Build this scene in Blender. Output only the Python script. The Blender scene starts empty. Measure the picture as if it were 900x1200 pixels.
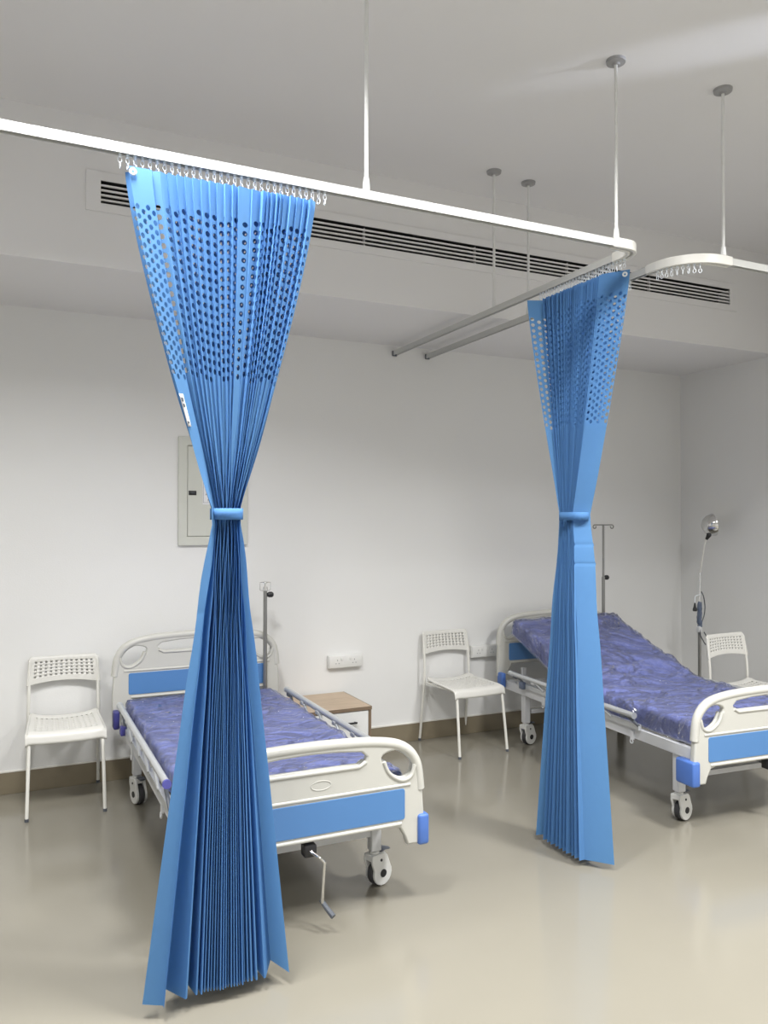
import bpy, bmesh, math, random
from mathutils import Vector, Matrix
random.seed(7)
SC = bpy.context.scene
COL = SC.collection
PI = math.pi

# ------------------------------------------------------------------ camera
FPX = 932.5
cam_d = bpy.data.cameras.new('camera')
cam = bpy.data.objects.new('camera', cam_d); COL.objects.link(cam)
cam_d.sensor_fit = 'VERTICAL'; cam_d.sensor_height = 36.0
cam_d.lens = FPX / 1200.0 * 36.0
cam.location = (0, 0, 1.58)
cam.rotation_mode = 'XYZ'
cam.rotation_euler = (math.radians(90.59), math.radians(-0.06), math.radians(-25.23))
cam_d.clip_start = 0.05
SC.camera = cam

# ------------------------------------------------------------------ world, lights, exposure
SC.view_settings.view_transform = 'Standard'
SC.view_settings.look = 'None'
SC.view_settings.gamma = 1.0
SC.view_settings.use_curve_mapping = False
SC.view_settings.exposure = 0.08
wd = bpy.data.worlds.new('world'); SC.world = wd; wd.use_nodes = True
wd.node_tree.nodes['Background'].inputs[0].default_value = (0.8, 0.9, 1.0, 1)
wd.node_tree.nodes['Background'].inputs[1].default_value = 0.05

CEIL = 3.56
XL, XR, YF, YB = -2.6, 5.215, -2.6, 5.09
LIGHTS = [(0.25, 2.35, 1.0, 'square white ceiling light panel nearest the blue curtain before the flat bed'),
          (1.75, 1.75, 0.8, 'square white ceiling light panel nearest the corner of the curtain track'),
          (3.35, 1.15, 1.5, 'square white ceiling light panel nearest the raised bed'),
          (-1.60, 2.35, 0.4, 'square white ceiling light panel nearest the left wall and the long grille'),
          (1.55, -0.9, 0.4, 'square white ceiling light panel in the middle behind the viewer'),
          (3.35, -0.9, 0.5, 'square white ceiling light panel behind the viewer at the right wall'),
          (-1.60, -0.9, 0.3, 'square white ceiling light panel behind the viewer at the left wall')]
LPOW = 71.0
for lx, ly, k, lab in LIGHTS:
    ld = bpy.data.lights.new('panel_lamp', 'AREA'); ld.shape = 'SQUARE'; ld.size = 0.50
    ld.energy = LPOW * k; ld.color = (1.0, 0.995, 0.985); ld.spread = math.radians(136)
    lo = bpy.data.objects.new('panel_lamp', ld); COL.objects.link(lo)
    lo.location = (lx, ly, CEIL - 0.035)

wsd = bpy.data.lights.new('added_streak_lamp', 'SPOT'); wsd.energy = 700; wsd.spot_size = math.radians(6.5); wsd.spot_blend = 0.9; wsd.shadow_soft_size = 0.02; wsd.color = (0.80, 0.85, 1.0)  # added narrow spot, its source invented, lays a cool streak on the ceiling
wso = bpy.data.objects.new('added_streak_lamp', wsd); COL.objects.link(wso); wso.location = (XR - 0.09, -0.30, 3.05)
wso.rotation_euler = (Vector((2.95, 2.07, 3.56)) - Vector(wso.location)).to_track_quat('-Z', 'Y').to_euler()

# ------------------------------------------------------------------ materials
def mat(name, col, rough=0.5, metal=0.0, spec=0.5, noise=0.0, nscale=8.0, bump=0.0, bscale=60.0, coat=0.0,
        emit=None, alpha=None, transl=0.0, rnoise=0.0):
    m = bpy.data.materials.new(name); m.use_nodes = True
    nt = m.node_tree; b = nt.nodes['Principled BSDF']
    c = (*col, 1)
    b.inputs['Base Color'].default_value = c
    b.inputs['Roughness'].default_value = rough
    b.inputs['Metallic'].default_value = metal
    b.inputs['Specular IOR Level'].default_value = spec
    if coat: b.inputs['Coat Weight'].default_value = coat; b.inputs['Coat Roughness'].default_value = 0.12
    tc = nt.nodes.new('ShaderNodeTexCoord')
    if noise or rnoise:
        n = nt.nodes.new('ShaderNodeTexNoise'); n.inputs['Scale'].default_value = nscale; n.inputs['Detail'].default_value = 4
        nt.links.new(tc.outputs['Object'], n.inputs['Vector'])
        if noise:
            mx = nt.nodes.new('ShaderNodeMix'); mx.data_type = 'RGBA'
            mx.inputs[6].default_value = tuple(max(0, v * (1 - noise)) for v in col) + (1,)
            mx.inputs[7].default_value = tuple(min(1, v * (1 + noise)) for v in col) + (1,)
            nt.links.new(n.outputs['Fac'], mx.inputs[0]); nt.links.new(mx.outputs[2], b.inputs['Base Color'])
        if rnoise:
            mr = nt.nodes.new('ShaderNodeMapRange'); mr.inputs[3].default_value = rough - rnoise; mr.inputs[4].default_value = rough + rnoise
            nt.links.new(n.outputs['Fac'], mr.inputs[0]); nt.links.new(mr.outputs[0], b.inputs['Roughness'])
    if bump:
        n2 = nt.nodes.new('ShaderNodeTexNoise'); n2.inputs['Scale'].default_value = bscale; n2.inputs['Detail'].default_value = 5
        nt.links.new(tc.outputs['Object'], n2.inputs['Vector'])
        bp = nt.nodes.new('ShaderNodeBump'); bp.inputs['Strength'].default_value = bump; bp.inputs['Distance'].default_value = 0.01
        nt.links.new(n2.outputs['Fac'], bp.inputs['Height']); nt.links.new(bp.outputs[0], b.inputs['Normal'])
    if emit:
        b.inputs['Emission Color'].default_value = (*emit[:3], 1); b.inputs['Emission Strength'].default_value = emit[3]
    if transl:
        out = nt.nodes['Material Output']; tr = nt.nodes.new('ShaderNodeBsdfTranslucent'); tr.inputs[0].default_value = c
        ms = nt.nodes.new('ShaderNodeMixShader'); ms.inputs[0].default_value = transl
        nt.links.new(b.outputs[0], ms.inputs[1]); nt.links.new(tr.outputs[0], ms.inputs[2]); nt.links.new(ms.outputs[0], out.inputs[0])
    return m

M = {}
M['wall'] = mat('white_wall_paint', (0.80, 0.80, 0.79), 0.55, noise=0.015, nscale=3, bump=0.05, bscale=120)
M['ceil'] = mat('white_ceiling_paint', (0.80, 0.795, 0.80), 0.8, noise=0.015, nscale=2)
M['floor'] = mat('polished_beige_floor', (0.235, 0.219, 0.178), 0.15, spec=0.5, noise=0.06, nscale=1.3, rnoise=0.05)
M['skirt'] = mat('beige_skirting_tile', (0.23, 0.195, 0.135), 0.25, noise=0.08, nscale=5)
M['grout'] = mat('white_grout', (0.75, 0.73, 0.68), 0.7, noise=0.05, nscale=30)
M['rail'] = mat('white_aluminium_rail', (0.56, 0.565, 0.55), 0.3, noise=0.02, nscale=20)
M['rod'] = mat('white_coated_rod', (0.74, 0.745, 0.74), 0.35, noise=0.02, nscale=20)
M['flange'] = mat('grey_flange', (0.33, 0.33, 0.335), 0.45, noise=0.03, nscale=20)
M['dark_slot'] = mat('dark_slot', (0.025, 0.025, 0.027), 0.7, noise=0.1, nscale=20)
M['cloth'] = mat('blue_nonwoven_cloth', (0.135, 0.32, 0.62), 0.75, spec=0.2, noise=0.04, nscale=40, transl=0.42)
M['gwhite'] = mat('cream_molded_plastic', (0.55, 0.545, 0.505), 0.32, noise=0.02, nscale=12)
M['hblue'] = mat('blue_board_panel', (0.085, 0.22, 0.48), 0.35, noise=0.03, nscale=12)
M['bumper'] = mat('blue_bumper_plastic', (0.075, 0.17, 0.50), 0.4, noise=0.03, nscale=12)
M['steel_w'] = mat('white_coated_steel', (0.66, 0.67, 0.69), 0.35, noise=0.02, nscale=15)
M['alu'] = mat('brushed_aluminium', (0.62, 0.64, 0.66), 0.35, metal=0.6, noise=0.04, nscale=30)
M['chrome'] = mat('chrome', (0.72, 0.72, 0.72), 0.14, metal=1.0, noise=0.03, nscale=30)
M['steel'] = mat('stainless_steel', (0.30, 0.30, 0.29), 0.3, metal=0.8, noise=0.05, nscale=30)
M['black'] = mat('black_plastic', (0.015, 0.015, 0.017), 0.4, noise=0.2, nscale=30)
M['grey'] = mat('dark_grey_plastic', (0.09, 0.10, 0.12), 0.4, noise=0.1, nscale=30)
M['caster'] = mat('white_caster_plastic', (0.72, 0.72, 0.70), 0.3, noise=0.02, nscale=30)
M['tyre'] = mat('grey_rubber_tyre', (0.05, 0.05, 0.055), 0.6, noise=0.1, nscale=40)
M['chair'] = mat('white_chair_plastic', (0.70, 0.69, 0.65), 0.4, noise=0.015, nscale=20)
M['chairleg'] = mat('white_chair_steel', (0.76, 0.75, 0.70), 0.35, noise=0.015, nscale=20)
M['mattress'] = mat('periwinkle_mattress', (0.17, 0.215, 0.54), 0.45, noise=0.08, nscale=6, bump=0.25, bscale=14)
M['navy'] = mat('navy_plastic', (0.05, 0.05, 0.22), 0.4, noise=0.1, nscale=20)
M['purple'] = mat('violet_end_cap', (0.11, 0.11, 0.38), 0.4, noise=0.1, nscale=20)
M['oak'] = None
M['brown'] = mat('brown_edge_band', (0.19, 0.135, 0.09), 0.5, noise=0.12, nscale=25)
M['cabw'] = mat('white_cabinet_board', (0.72, 0.72, 0.71), 0.4, noise=0.02, nscale=10)
M['panelbox'] = mat('cream_painted_steel', (0.63, 0.64, 0.585), 0.45, noise=0.015, nscale=10)
M['paper'] = mat('white_sticker', (0.80, 0.80, 0.82), 0.5, noise=0.02, nscale=30)
M['red'] = mat('red_print', (0.45, 0.04, 0.06), 0.5, noise=0.05, nscale=30)
M['yellow'] = mat('yellow_print', (0.72, 0.58, 0.03), 0.5, noise=0.05, nscale=30)
M['socket'] = mat('white_socket_plastic', (0.74, 0.74, 0.72), 0.35, noise=0.015, nscale=30)
M['tag'] = mat('white_cloth_tag', (0.72, 0.72, 0.74), 0.6, noise=0.05, nscale=30)
M['diffuser'] = mat('glowing_diffuser', (0.9, 0.9, 0.9), 0.6, emit=(1, 0.995, 0.985, 2.0), noise=0.01)
M['sheen'] = mat('clear_snap', (0.85, 0.9, 0.95), 0.25, noise=0.01)
M['cordblue'] = mat('slate_blue_wrap', (0.10, 0.13, 0.20), 0.25, noise=0.4, nscale=30, coat=0.5)

def wood(name, a, b_):
    m = bpy.data.materials.new(name); m.use_nodes = True; nt = m.node_tree; b = nt.nodes['Principled BSDF']
    tc = nt.nodes.new('ShaderNodeTexCoord'); mp = nt.nodes.new('ShaderNodeMapping'); mp.inputs['Scale'].default_value = (3, 30, 30)
    n = nt.nodes.new('ShaderNodeTexNoise'); n.inputs['Scale'].default_value = 2.2; n.inputs['Detail'].default_value = 6
    r = nt.nodes.new('ShaderNodeValToRGB'); r.color_ramp.elements[0].position = 0.3; r.color_ramp.elements[1].position = 0.7
    r.color_ramp.elements[0].color = (*a, 1); r.color_ramp.elements[1].color = (*b_, 1)
    nt.links.new(tc.outputs['Object'], mp.inputs[0]); nt.links.new(mp.outputs[0], n.inputs['Vector'])
    nt.links.new(n.outputs['Fac'], r.inputs[0]); nt.links.new(r.outputs[0], b.inputs['Base Color']); b.inputs['Roughness'].default_value = 0.45
    return m
M['oak'] = wood('pale_oak_laminate', (0.44, 0.33, 0.23), (0.55, 0.43, 0.31))

def film(name, base=0.10, tint=(0.9, 0.92, 1.0)):
    m = bpy.data.materials.new(name); m.use_nodes = True; nt = m.node_tree
    out = nt.nodes['Material Output']; nt.nodes.remove(nt.nodes['Principled BSDF'])
    tr = nt.nodes.new('ShaderNodeBsdfTransparent'); tr.inputs[0].default_value = (*tint, 1)
    gl = nt.nodes.new('ShaderNodeBsdfGlossy'); gl.inputs['Roughness'].default_value = 0.10
    df = nt.nodes.new('ShaderNodeBsdfDiffuse'); df.inputs[0].default_value = (0.50, 0.54, 0.86, 1)
    tc = nt.nodes.new('ShaderNodeTexCoord')
    mp = nt.nodes.new('ShaderNodeMapping'); mp.inputs['Scale'].default_value = (1.0, 1.8, 1.0)
    n = nt.nodes.new('ShaderNodeTexNoise'); n.inputs['Scale'].default_value = 2.4; n.inputs['Detail'].default_value = 2; n.inputs['Distortion'].default_value = 2.2
    n2 = nt.nodes.new('ShaderNodeTexNoise'); n2.inputs['Scale'].default_value = 9.0; n2.inputs['Detail'].default_value = 4; n2.inputs['Distortion'].default_value = 0.8
    nt.links.new(tc.outputs['Object'], mp.inputs[0])
    def math_node(op, a=None, b_=None):
        q = nt.nodes.new('ShaderNodeMath'); q.operation = op
        for idx, val in ((0, a), (1, b_)):
            if val is None: continue
            if isinstance(val, (int, float)): q.inputs[idx].default_value = val
            else: nt.links.new(val, q.inputs[idx])
        return q.outputs[0]
    hs = []
    for nn, wgt, shp in ((n, 1.0, 14.0), (n2, 0.12, 8.0)):
        nt.links.new(mp.outputs[0], nn.inputs['Vector'])
        dv = math_node('ABSOLUTE', math_node('SUBTRACT', nn.outputs['Fac'], 0.5))
        hs.append(math_node('MULTIPLY', math_node('POWER', math_node('SUBTRACT', 1.0, math_node('MINIMUM', math_node('MULTIPLY', dv, shp), 1.0)), 1.6), wgt))
    hh_ = math_node('ADD', hs[0], hs[1])
    bp = nt.nodes.new('ShaderNodeBump'); bp.inputs['Strength'].default_value = 1.0; bp.inputs['Distance'].default_value = 0.055
    nt.links.new(hh_, bp.inputs['Height']); nt.links.new(bp.outputs[0], gl.inputs['Normal'])
    fr = nt.nodes.new('ShaderNodeFresnel'); fr.inputs['IOR'].default_value = 1.45; nt.links.new(bp.outputs[0], fr.inputs['Normal'])
    m1 = nt.nodes.new('ShaderNodeMixShader'); m1.inputs[0].default_value = base
    nt.links.new(tr.outputs[0], m1.inputs[1]); nt.links.new(df.outputs[0], m1.inputs[2])
    m2 = nt.nodes.new('ShaderNodeMixShader'); nt.links.new(fr.outputs[0], m2.inputs[0])
    nt.links.new(m1.outputs[0], m2.inputs[1]); nt.links.new(gl.outputs[0], m2.inputs[2]); nt.links.new(m2.outputs[0], out.inputs[0])
    return m
M['film'] = film('clear_plastic_film', 0.20)

# ------------------------------------------------------------------ mesh helpers
class MB:
    def __init__(s): s.v = []; s.f = []
    def add(s, vs, fs):
        o = len(s.v); s.v += [tuple(v) for v in vs]; s.f += [tuple(i + o for i in f) for f in fs]; return s
    def box(s, c, d, mtx=None):
        cx, cy, cz = c; hx, hy, hz = d[0] / 2, d[1] / 2, d[2] / 2
        vs = [Vector((sx * hx, sy * hy, sz * hz)) for sz in (-1, 1) for sy in (-1, 1) for sx in (-1, 1)]
        if mtx is not None: vs = [mtx @ v for v in vs]
        vs = [v + Vector(c) for v in vs]
        return s.add(vs, [(0, 2, 3, 1), (4, 5, 7, 6), (0, 1, 5, 4), (2, 6, 7, 3), (0, 4, 6, 2), (1, 3, 7, 5)])
    def rbox(s, c, d, r=0.004, n=2):
        bm = bmesh.new(); bmesh.ops.create_cube(bm, size=1)
        for v in bm.verts: v.co = Vector((v.co.x * d[0], v.co.y * d[1], v.co.z * d[2]))
        bmesh.ops.bevel(bm, geom=bm.edges[:], offset=min(r, min(d) * 0.45), segments=n, profile=0.5, affect='EDGES')
        bm.verts.index_update()
        s.add([v.co + Vector(c) for v in bm.verts], [[v.index for v in f.verts] for f in bm.faces]); bm.free(); return s
    def tube(s, path, r, n=10, closed=False, cap=True, flat=None):
        P = [Vector(p) for p in path]; L = len(P); rr = r if isinstance(r, (list, tuple)) else [r] * L
        T = []
        for i in range(L):
            a = P[(i - 1) % L] if (closed or i > 0) else P[i]; b = P[(i + 1) % L] if (closed or i < L - 1) else P[i]
            t = (b - a); T.append(t.normalized() if t.length > 1e-9 else Vector((0, 0, 1)))
        ref = Vector((0, 0, 1)) if abs(T[0].z) < 0.9 else Vector((1, 0, 0))
        u = T[0].cross(ref).normalized(); rings = []
        for i in range(L):
            u = (u - T[i] * u.dot(T[i])); u.normalize(); w = T[i].cross(u)
            fx = flat if flat else (1, 1)
            rings.append([P[i] + (u * math.cos(2 * PI * k / n) * fx[0] + w * math.sin(2 * PI * k / n) * fx[1]) * rr[i] for k in range(n)])
        vs = [v for R in rings for v in R]; fs = []
        m = L if closed else L - 1
        for i in range(m):
            j = (i + 1) % L
            for k in range(n):
                k2 = (k + 1) % n; fs.append((i * n + k, i * n + k2, j * n + k2, j * n + k))
        if cap and not closed:
            fs.append(tuple(reversed(range(n)))); fs.append(tuple((L - 1) * n + k for k in range(n)))
        return s.add(vs, fs)
    def cyl(s, p0, p1, r, n=16, r1=None): return s.tube([p0, p1], [r, r if r1 is None else r1], n)
    def lathe(s, prof, c=(0, 0, 0), n=24, mtx=None):
        vs = []; fs = []
        for (r, z) in prof:
            for k in range(n):
                a = 2 * PI * k / n; v = Vector((r * math.cos(a), r * math.sin(a), z))
                if mtx is not None: v = mtx @ v
                vs.append(v + Vector(c))
        for i in range(len(prof) - 1):
            for k in range(n):
                k2 = (k + 1) % n; fs.append((i * n + k, i * n + k2, (i + 1) * n + k2, (i + 1) * n + k))
        return s.add(vs, fs)
    def sweep(s, path, prof):
        """profile (u across, z up) along a horizontal path, mitred"""
        P = [Vector(p) for p in path]; L = len(P); n = len(prof); vs = []; fs = []
        for i in range(L):
            d0 = (P[i] - P[i - 1]).normalized() if i > 0 else None; d1 = (P[i + 1] - P[i]).normalized() if i < L - 1 else None
            if d0 is None: d0 = d1
            if d1 is None: d1 = d0
            n0 = Vector((-d0.y, d0.x, 0)); n1 = Vector((-d1.y, d1.x, 0)); nn = (n0 + n1); nn = nn / max(1e-6, nn.dot(n0))
            vs += [P[i] + nn * u + Vector((0, 0, z)) for (u, z) in prof]
        for i in range(L - 1):
            for k in range(n):
                k2 = (k + 1) % n; fs.append((i * n + k, i * n + k2, (i + 1) * n + k2, (i + 1) * n + k))
        fs.append(tuple(range(n))); fs.append(tuple(reversed([(L - 1) * n + k for k in range(n)])))
        return s.add(vs, fs)
    def build(s, name, m, parent=None, angle=35, loc=None, smooth=True):
        me = bpy.data.meshes.new(name); me.from_pydata(s.v, [], s.f); me.update()
        bm = bmesh.new(); bm.from_mesh(me); bmesh.ops.recalc_face_normals(bm, faces=bm.faces[:]); bm.to_mesh(me); bm.free()
        return link(name, me, m, parent, angle, loc, smooth)

def link(name, me, m, parent=None, angle=35, loc=None, smooth=True):
    if smooth:
        for p in me.polygons: p.use_smooth = True
        me.set_sharp_from_angle(angle=math.radians(angle))
    if m is not None:
        me.materials.clear(); me.materials.append(m)
    o = bpy.data.objects.new(name, me); COL.objects.link(o)
    if parent is not None: o.parent = parent
    if loc is not None: o.location = loc
    return o

def tag(o, label=None, cat=None, group=None, kind=None):
    if label: o['label'] = label
    if cat: o['category'] = cat
    if group: o['group'] = group
    if kind: o['kind'] = kind
    return o
def empty(name, loc=(0, 0, 0), rz=0.0):
    o = bpy.data.objects.new(name, None); COL.objects.link(o); o.location = loc; o.rotation_euler = (0, 0, rz); o.empty_display_size = 0.1
    return o
def copy_tree(o, parent=None):
    c = o.copy(); COL.objects.link(c); c.parent = parent
    for k in [k for k in bpy.data.objects if k.parent == o]: copy_tree(k, c)
    return c
def struct(o): o['kind'] = 'structure'; return o
def mod_bevel(o, w=0.003, seg=2):
    b = o.modifiers.new('bevel', 'BEVEL'); b.width = w; b.segments = seg; b.limit_method = 'ANGLE'; return o

def flat_shape(outlines, depth, bevel=0.0, res=2):
    """filled 2D outline (first) with holes -> mesh in XZ plane, thickness along Y"""
    cu = bpy.data.curves.new('outline', 'CURVE'); cu.dimensions = '2D'; cu.fill_mode = 'BOTH'
    cu.extrude = max(0.0001, depth / 2 - bevel); cu.bevel_depth = bevel; cu.bevel_resolution = res; cu.offset = -bevel
    for pts in outlines:
        sp = cu.splines.new('POLY'); sp.points.add(len(pts) - 1); sp.use_cyclic_u = True
        for p, q in zip(sp.points, pts): p.co = (q[0], q[1], 0, 1)
    o = bpy.data.objects.new('outline', cu); COL.objects.link(o)
    dg = bpy.context.evaluated_depsgraph_get(); dg.update()
    me = bpy.data.meshes.new_from_object(o.evaluated_get(dg))
    bpy.data.objects.remove(o); bpy.data.curves.remove(cu)
    me.transform(Matrix.Rotation(PI / 2, 4, 'X'))
    return me

def rrect(x0, z0, x1, z1, r, n=5):
    pts = []
    for cx, cz, a0 in ((x1 - r, z1 - r, 0), (x0 + r, z1 - r, 90), (x0 + r, z0 + r, 180), (x1 - r, z0 + r, 270)):
        for k in range(n + 1):
            a = math.radians(a0 + 90 * k / n); pts.append((cx + r * math.cos(a), cz + r * math.sin(a)))
    return pts
def smooth_closed(pts, sub=6):
    P = [Vector((*p, 0)) for p in pts]; n = len(P); out = []
    for i in range(n):
        p0, p1, p2, p3 = P[i - 1], P[i], P[(i + 1) % n], P[(i + 2) % n]
        for k in range(sub):
            t = k / sub
            q = 0.5 * ((2 * p1) + (p2 - p0) * t + (2 * p0 - 5 * p1 + 4 * p2 - p3) * t * t + (3 * p1 - p0 - 3 * p2 + p3) * t ** 3)
            out.append((q.x, q.y))
    return out
def smooth_open(pts, sub=6):
    P = [Vector(p) for p in pts]; n = len(P); out = []
    for i in range(n - 1):
        p0 = P[max(0, i - 1)]; p1 = P[i]; p2 = P[i + 1]; p3 = P[min(n - 1, i + 2)]
        for k in range(sub):
            t = k / sub
            out.append(0.5 * ((2 * p1) + (p2 - p0) * t + (2 * p0 - 5 * p1 + 4 * p2 - p3) * t * t + (3 * p1 - p0 - 3 * p2 + p3) * t ** 3))
    out.append(P[-1]); return out
def add_text(body, size, mtx, m, name, parent, extrude=0.0004):
    cu = bpy.data.curves.new('text', 'FONT'); cu.body = body; cu.size = size; cu.align_x = 'CENTER'; cu.align_y = 'CENTER'; cu.extrude = extrude
    o = bpy.data.objects.new('text', cu); COL.objects.link(o)
    dg = bpy.context.evaluated_depsgraph_get(); dg.update()
    me = bpy.data.meshes.new_from_object(o.evaluated_get(dg)); bpy.data.objects.remove(o); bpy.data.curves.remove(cu)
    me.transform(mtx)
    return link(name, me, m, parent, smooth=False)

# ------------------------------------------------------------------ room shell
T = 0.12
BY, BZ = 4.126, 2.825            # bulkhead face and underside
struct(MB().box(((XL + XR) / 2, (YF + YB) / 2, -T / 2), (XR - XL + 2 * T, YB - YF + 2 * T, T)).build('floor', M['floor']))
struct(MB().box(((XL + XR) / 2, (YF + YB) / 2, CEIL + T / 2), (XR - XL + 2 * T, YB - YF + 2 * T, T)).build('ceiling', M['ceil']))
struct(MB().box(((XL + XR) / 2, YB + T / 2, CEIL / 2), (XR - XL + 2 * T, T, CEIL)).build('wall_back', M['wall']))
struct(MB().box(((XL + XR) / 2, YF - T / 2, CEIL / 2), (XR - XL + 2 * T, T, CEIL)).build('wall_front', M['wall']))
struct(MB().box((XR + T / 2, (YF + YB) / 2, CEIL / 2), (T, YB - YF, CEIL)).build('wall_right', M['wall']))
struct(MB().box((XL - T / 2, (YF + YB) / 2, CEIL / 2), (T, YB - YF, CEIL)).build('wall_left', M['wall']))
# bulkhead over the beds, with a recess for the air grille
VX0, VX1, VZ0, VZ1 = 0.385, 4.715, 3.135, 3.255
bk = MB()
bk.box(((XL + XR) / 2, (BY + YB) / 2, (BZ + VZ0) / 2), (XR - XL, YB - BY, VZ0 - BZ))
bk.box(((XL + XR) / 2, (BY + YB) / 2, (VZ1 + CEIL) / 2), (XR - XL, YB - BY, CEIL - VZ1))
bk.box(((XL + VX0) / 2, (BY + YB) / 2, (VZ0 + VZ1) / 2), (VX0 - XL, YB - BY, VZ1 - VZ0))
bk.box(((XR + VX1) / 2, (BY + YB) / 2, (VZ0 + VZ1) / 2), (XR - VX1, YB - BY, VZ1 - VZ0))
bk.box(((VX0 + VX1) / 2, (BY + 0.12 + YB) / 2, (VZ0 + VZ1) / 2), (VX1 - VX0, YB - BY - 0.12, VZ1 - VZ0))
struct(bk.build('trim_1', M['ceil'], smooth=False))
# skirting
SK = 0.125
def skirt(name, c, d, gc, gd):
    o = struct(mod_bevel(MB().box(c, d).build(name, M['skirt']), 0.002))
    MB().box(gc, gd).build('top_grout', M['grout'], o)
skirt('baseboard_back', ((XL + XR) / 2, YB - 0.005, SK / 2), (XR - XL, 0.010, SK), ((XL + XR) / 2, YB - 0.006, SK + 0.003), (XR - XL, 0.012, 0.007))
skirt('baseboard_right', (XR - 0.005, (YF + YB) / 2 - 0.01, SK / 2), (0.010, YB - YF - 0.02, SK), (XR - 0.006, (YF + YB) / 2 - 0.01, SK + 0.003), (0.012, YB - YF - 0.02, 0.007))
skirt('baseboard_left', (XL + 0.005, (YF + YB) / 2 - 0.01, SK / 2), (0.010, YB - YF - 0.02, SK), (XL + 0.006, (YF + YB) / 2 - 0.01, SK + 0.003), (0.012, YB - YF - 0.02, 0.007))

# ------------------------------------------------------------------ ceiling lights (out of frame, but in the room)
for lx, ly, k, lab in LIGHTS:
    e = empty('ceiling_light', (lx, ly, CEIL))
    tag(e, lab, 'light', 'ceiling light panels')
    f = MB()
    for sx, sy, dx, dy in ((-1, 0, 0.02, 0.60), (1, 0, 0.02, 0.60), (0, -1, 0.56, 0.02), (0, 1, 0.56, 0.02)):
        f.box((sx * 0.29, sy * 0.29, -0.0125), (dx, dy, 0.025))
    f.build('frame', M['rail'], e)
    MB().box((0, 0, -0.012), (0.56, 0.56, 0.016)).build('diffuser', M['diffuser'], e)

# made-up fitting, unseen on the right wall, added for the ceiling streak
WLX, WLY, WLZ = XR - 0.09, -0.30, 3.05
wl = empty('added_streak_light', (XR, WLY, WLZ)); tag(wl, 'small white made-up uplight, added unseen on the right wall for the ceiling streak', 'light')
MB().rbox((-0.015, 0, -0.03), (0.03, 0.10, 0.14), 0.006).build('mount_plate', M['rail'], wl)
MB().lathe([(0.0, -0.05), (0.035, -0.05), (0.04, 0.01), (0.036, 0.01), (0.03, -0.04), (0, -0.04)], (-0.09, 0, -0.03), 18).build('lamp_cup', M['rail'], wl)
MB().cyl((-0.03, 0, -0.05), (-0.07, 0, -0.05), 0.01, 10).build('arm', M['rail'], wl)

# ------------------------------------------------------------------ air grille
vent = empty('air_vent', ((VX0 + VX1) / 2, BY, (VZ0 + VZ1) / 2))
tag(vent, 'long white linear air grille with dark slots set in the bulkhead', 'vent')
W, Hh = VX1 - VX0, VZ1 - VZ0
fr = MB()
fr.box((0, -0.004, Hh / 2 + 0.018), (W + 0.11, 0.008, 0.044)); fr.box((0, -0.004, -Hh / 2 - 0.018), (W + 0.11, 0.008, 0.044))
fr.box((-W / 2 - 0.02, -0.004, 0), (0.07, 0.008, Hh)); fr.box((W / 2 + 0.02, -0.004, 0), (0.07, 0.008, Hh))
mod_bevel(fr.build('frame', M['ceil'], vent), 0.002)
MB().box((0, 0.112, 0), (W, 0.004, Hh)).build('backing', M['dark_slot'], vent)
lin = MB(); lin.box((0, 0.06, Hh / 2 - 0.002), (W, 0.11, 0.003)); lin.box((0, 0.06, -Hh / 2 + 0.002), (W, 0.11, 0.003))
lin.build('duct_lining', M['dark_slot'], vent)
blade = MB().box((0, 0, 0), (W - 0.002, 0.010, 0.0085))
b0 = None
for i in range(4):
    z = -Hh / 2 + Hh * (i + 1) / 5
    if b0 is None: b0 = blade.build('blade', M['ceil'], vent); b0.location = (0, 0.006, z)
    else:
        c = b0.copy(); COL.objects.link(c); c.location = (0, 0.006, z)
post0 = None
for x in (-1.95, -1.42, -0.72, 0.02, 0.72, 1.42):
    if post0 is None: post0 = MB().box((0, 0, 0), (0.007, 0.02, Hh - 0.004)).build('divider', M['ceil'], vent); post0.location = (x, 0.034, 0)
    else:
        c = post0.copy(); COL.objects.link(c); c.location = (x, 0.034, 0)

# ------------------------------------------------------------------ curtain tracks
ZR = 2.752
PROF = [(-0.014, 0), (-0.014, 0.032), (0.014, 0.032), (0.014, 0), (0.0095, 0), (0.0095, 0.022), (-0.0095, 0.022), (-0.0095, 0)]
PROFB = [(-0.021, -0.006), (-0.021, 0.037), (0.021, 0.037), (0.021, -0.006), (0.006, -0.006), (0.006, 0.01), (-0.006, 0.01), (-0.006, -0.006)]
def arc(cx, cy, r, a0, a1, n=10): return [(cx + r * math.cos(math.radians(a0 + (a1 - a0) * k / n)), cy + r * math.sin(math.radians(a0 + (a1 - a0) * k / n)), 0) for k in range(n + 1)]
def glider(parent, x, y, rz):
    b = MB(); b.box((0, 0, -0.004), (0.008, 0.008, 0.012))
    b.tube([(0.006 * math.cos(a), 0, -0.018 + 0.009 * math.sin(a)) for a in [2 * PI * k / 8 for k in range(8)]], 0.0016, 5, closed=True)
    b.tube([(0, 0.007 * math.cos(a), -0.036 + 0.010 * math.sin(a)) for a in [2 * PI * k / 8 for k in range(8)]], 0.0016, 5, closed=True)
    return b
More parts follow.
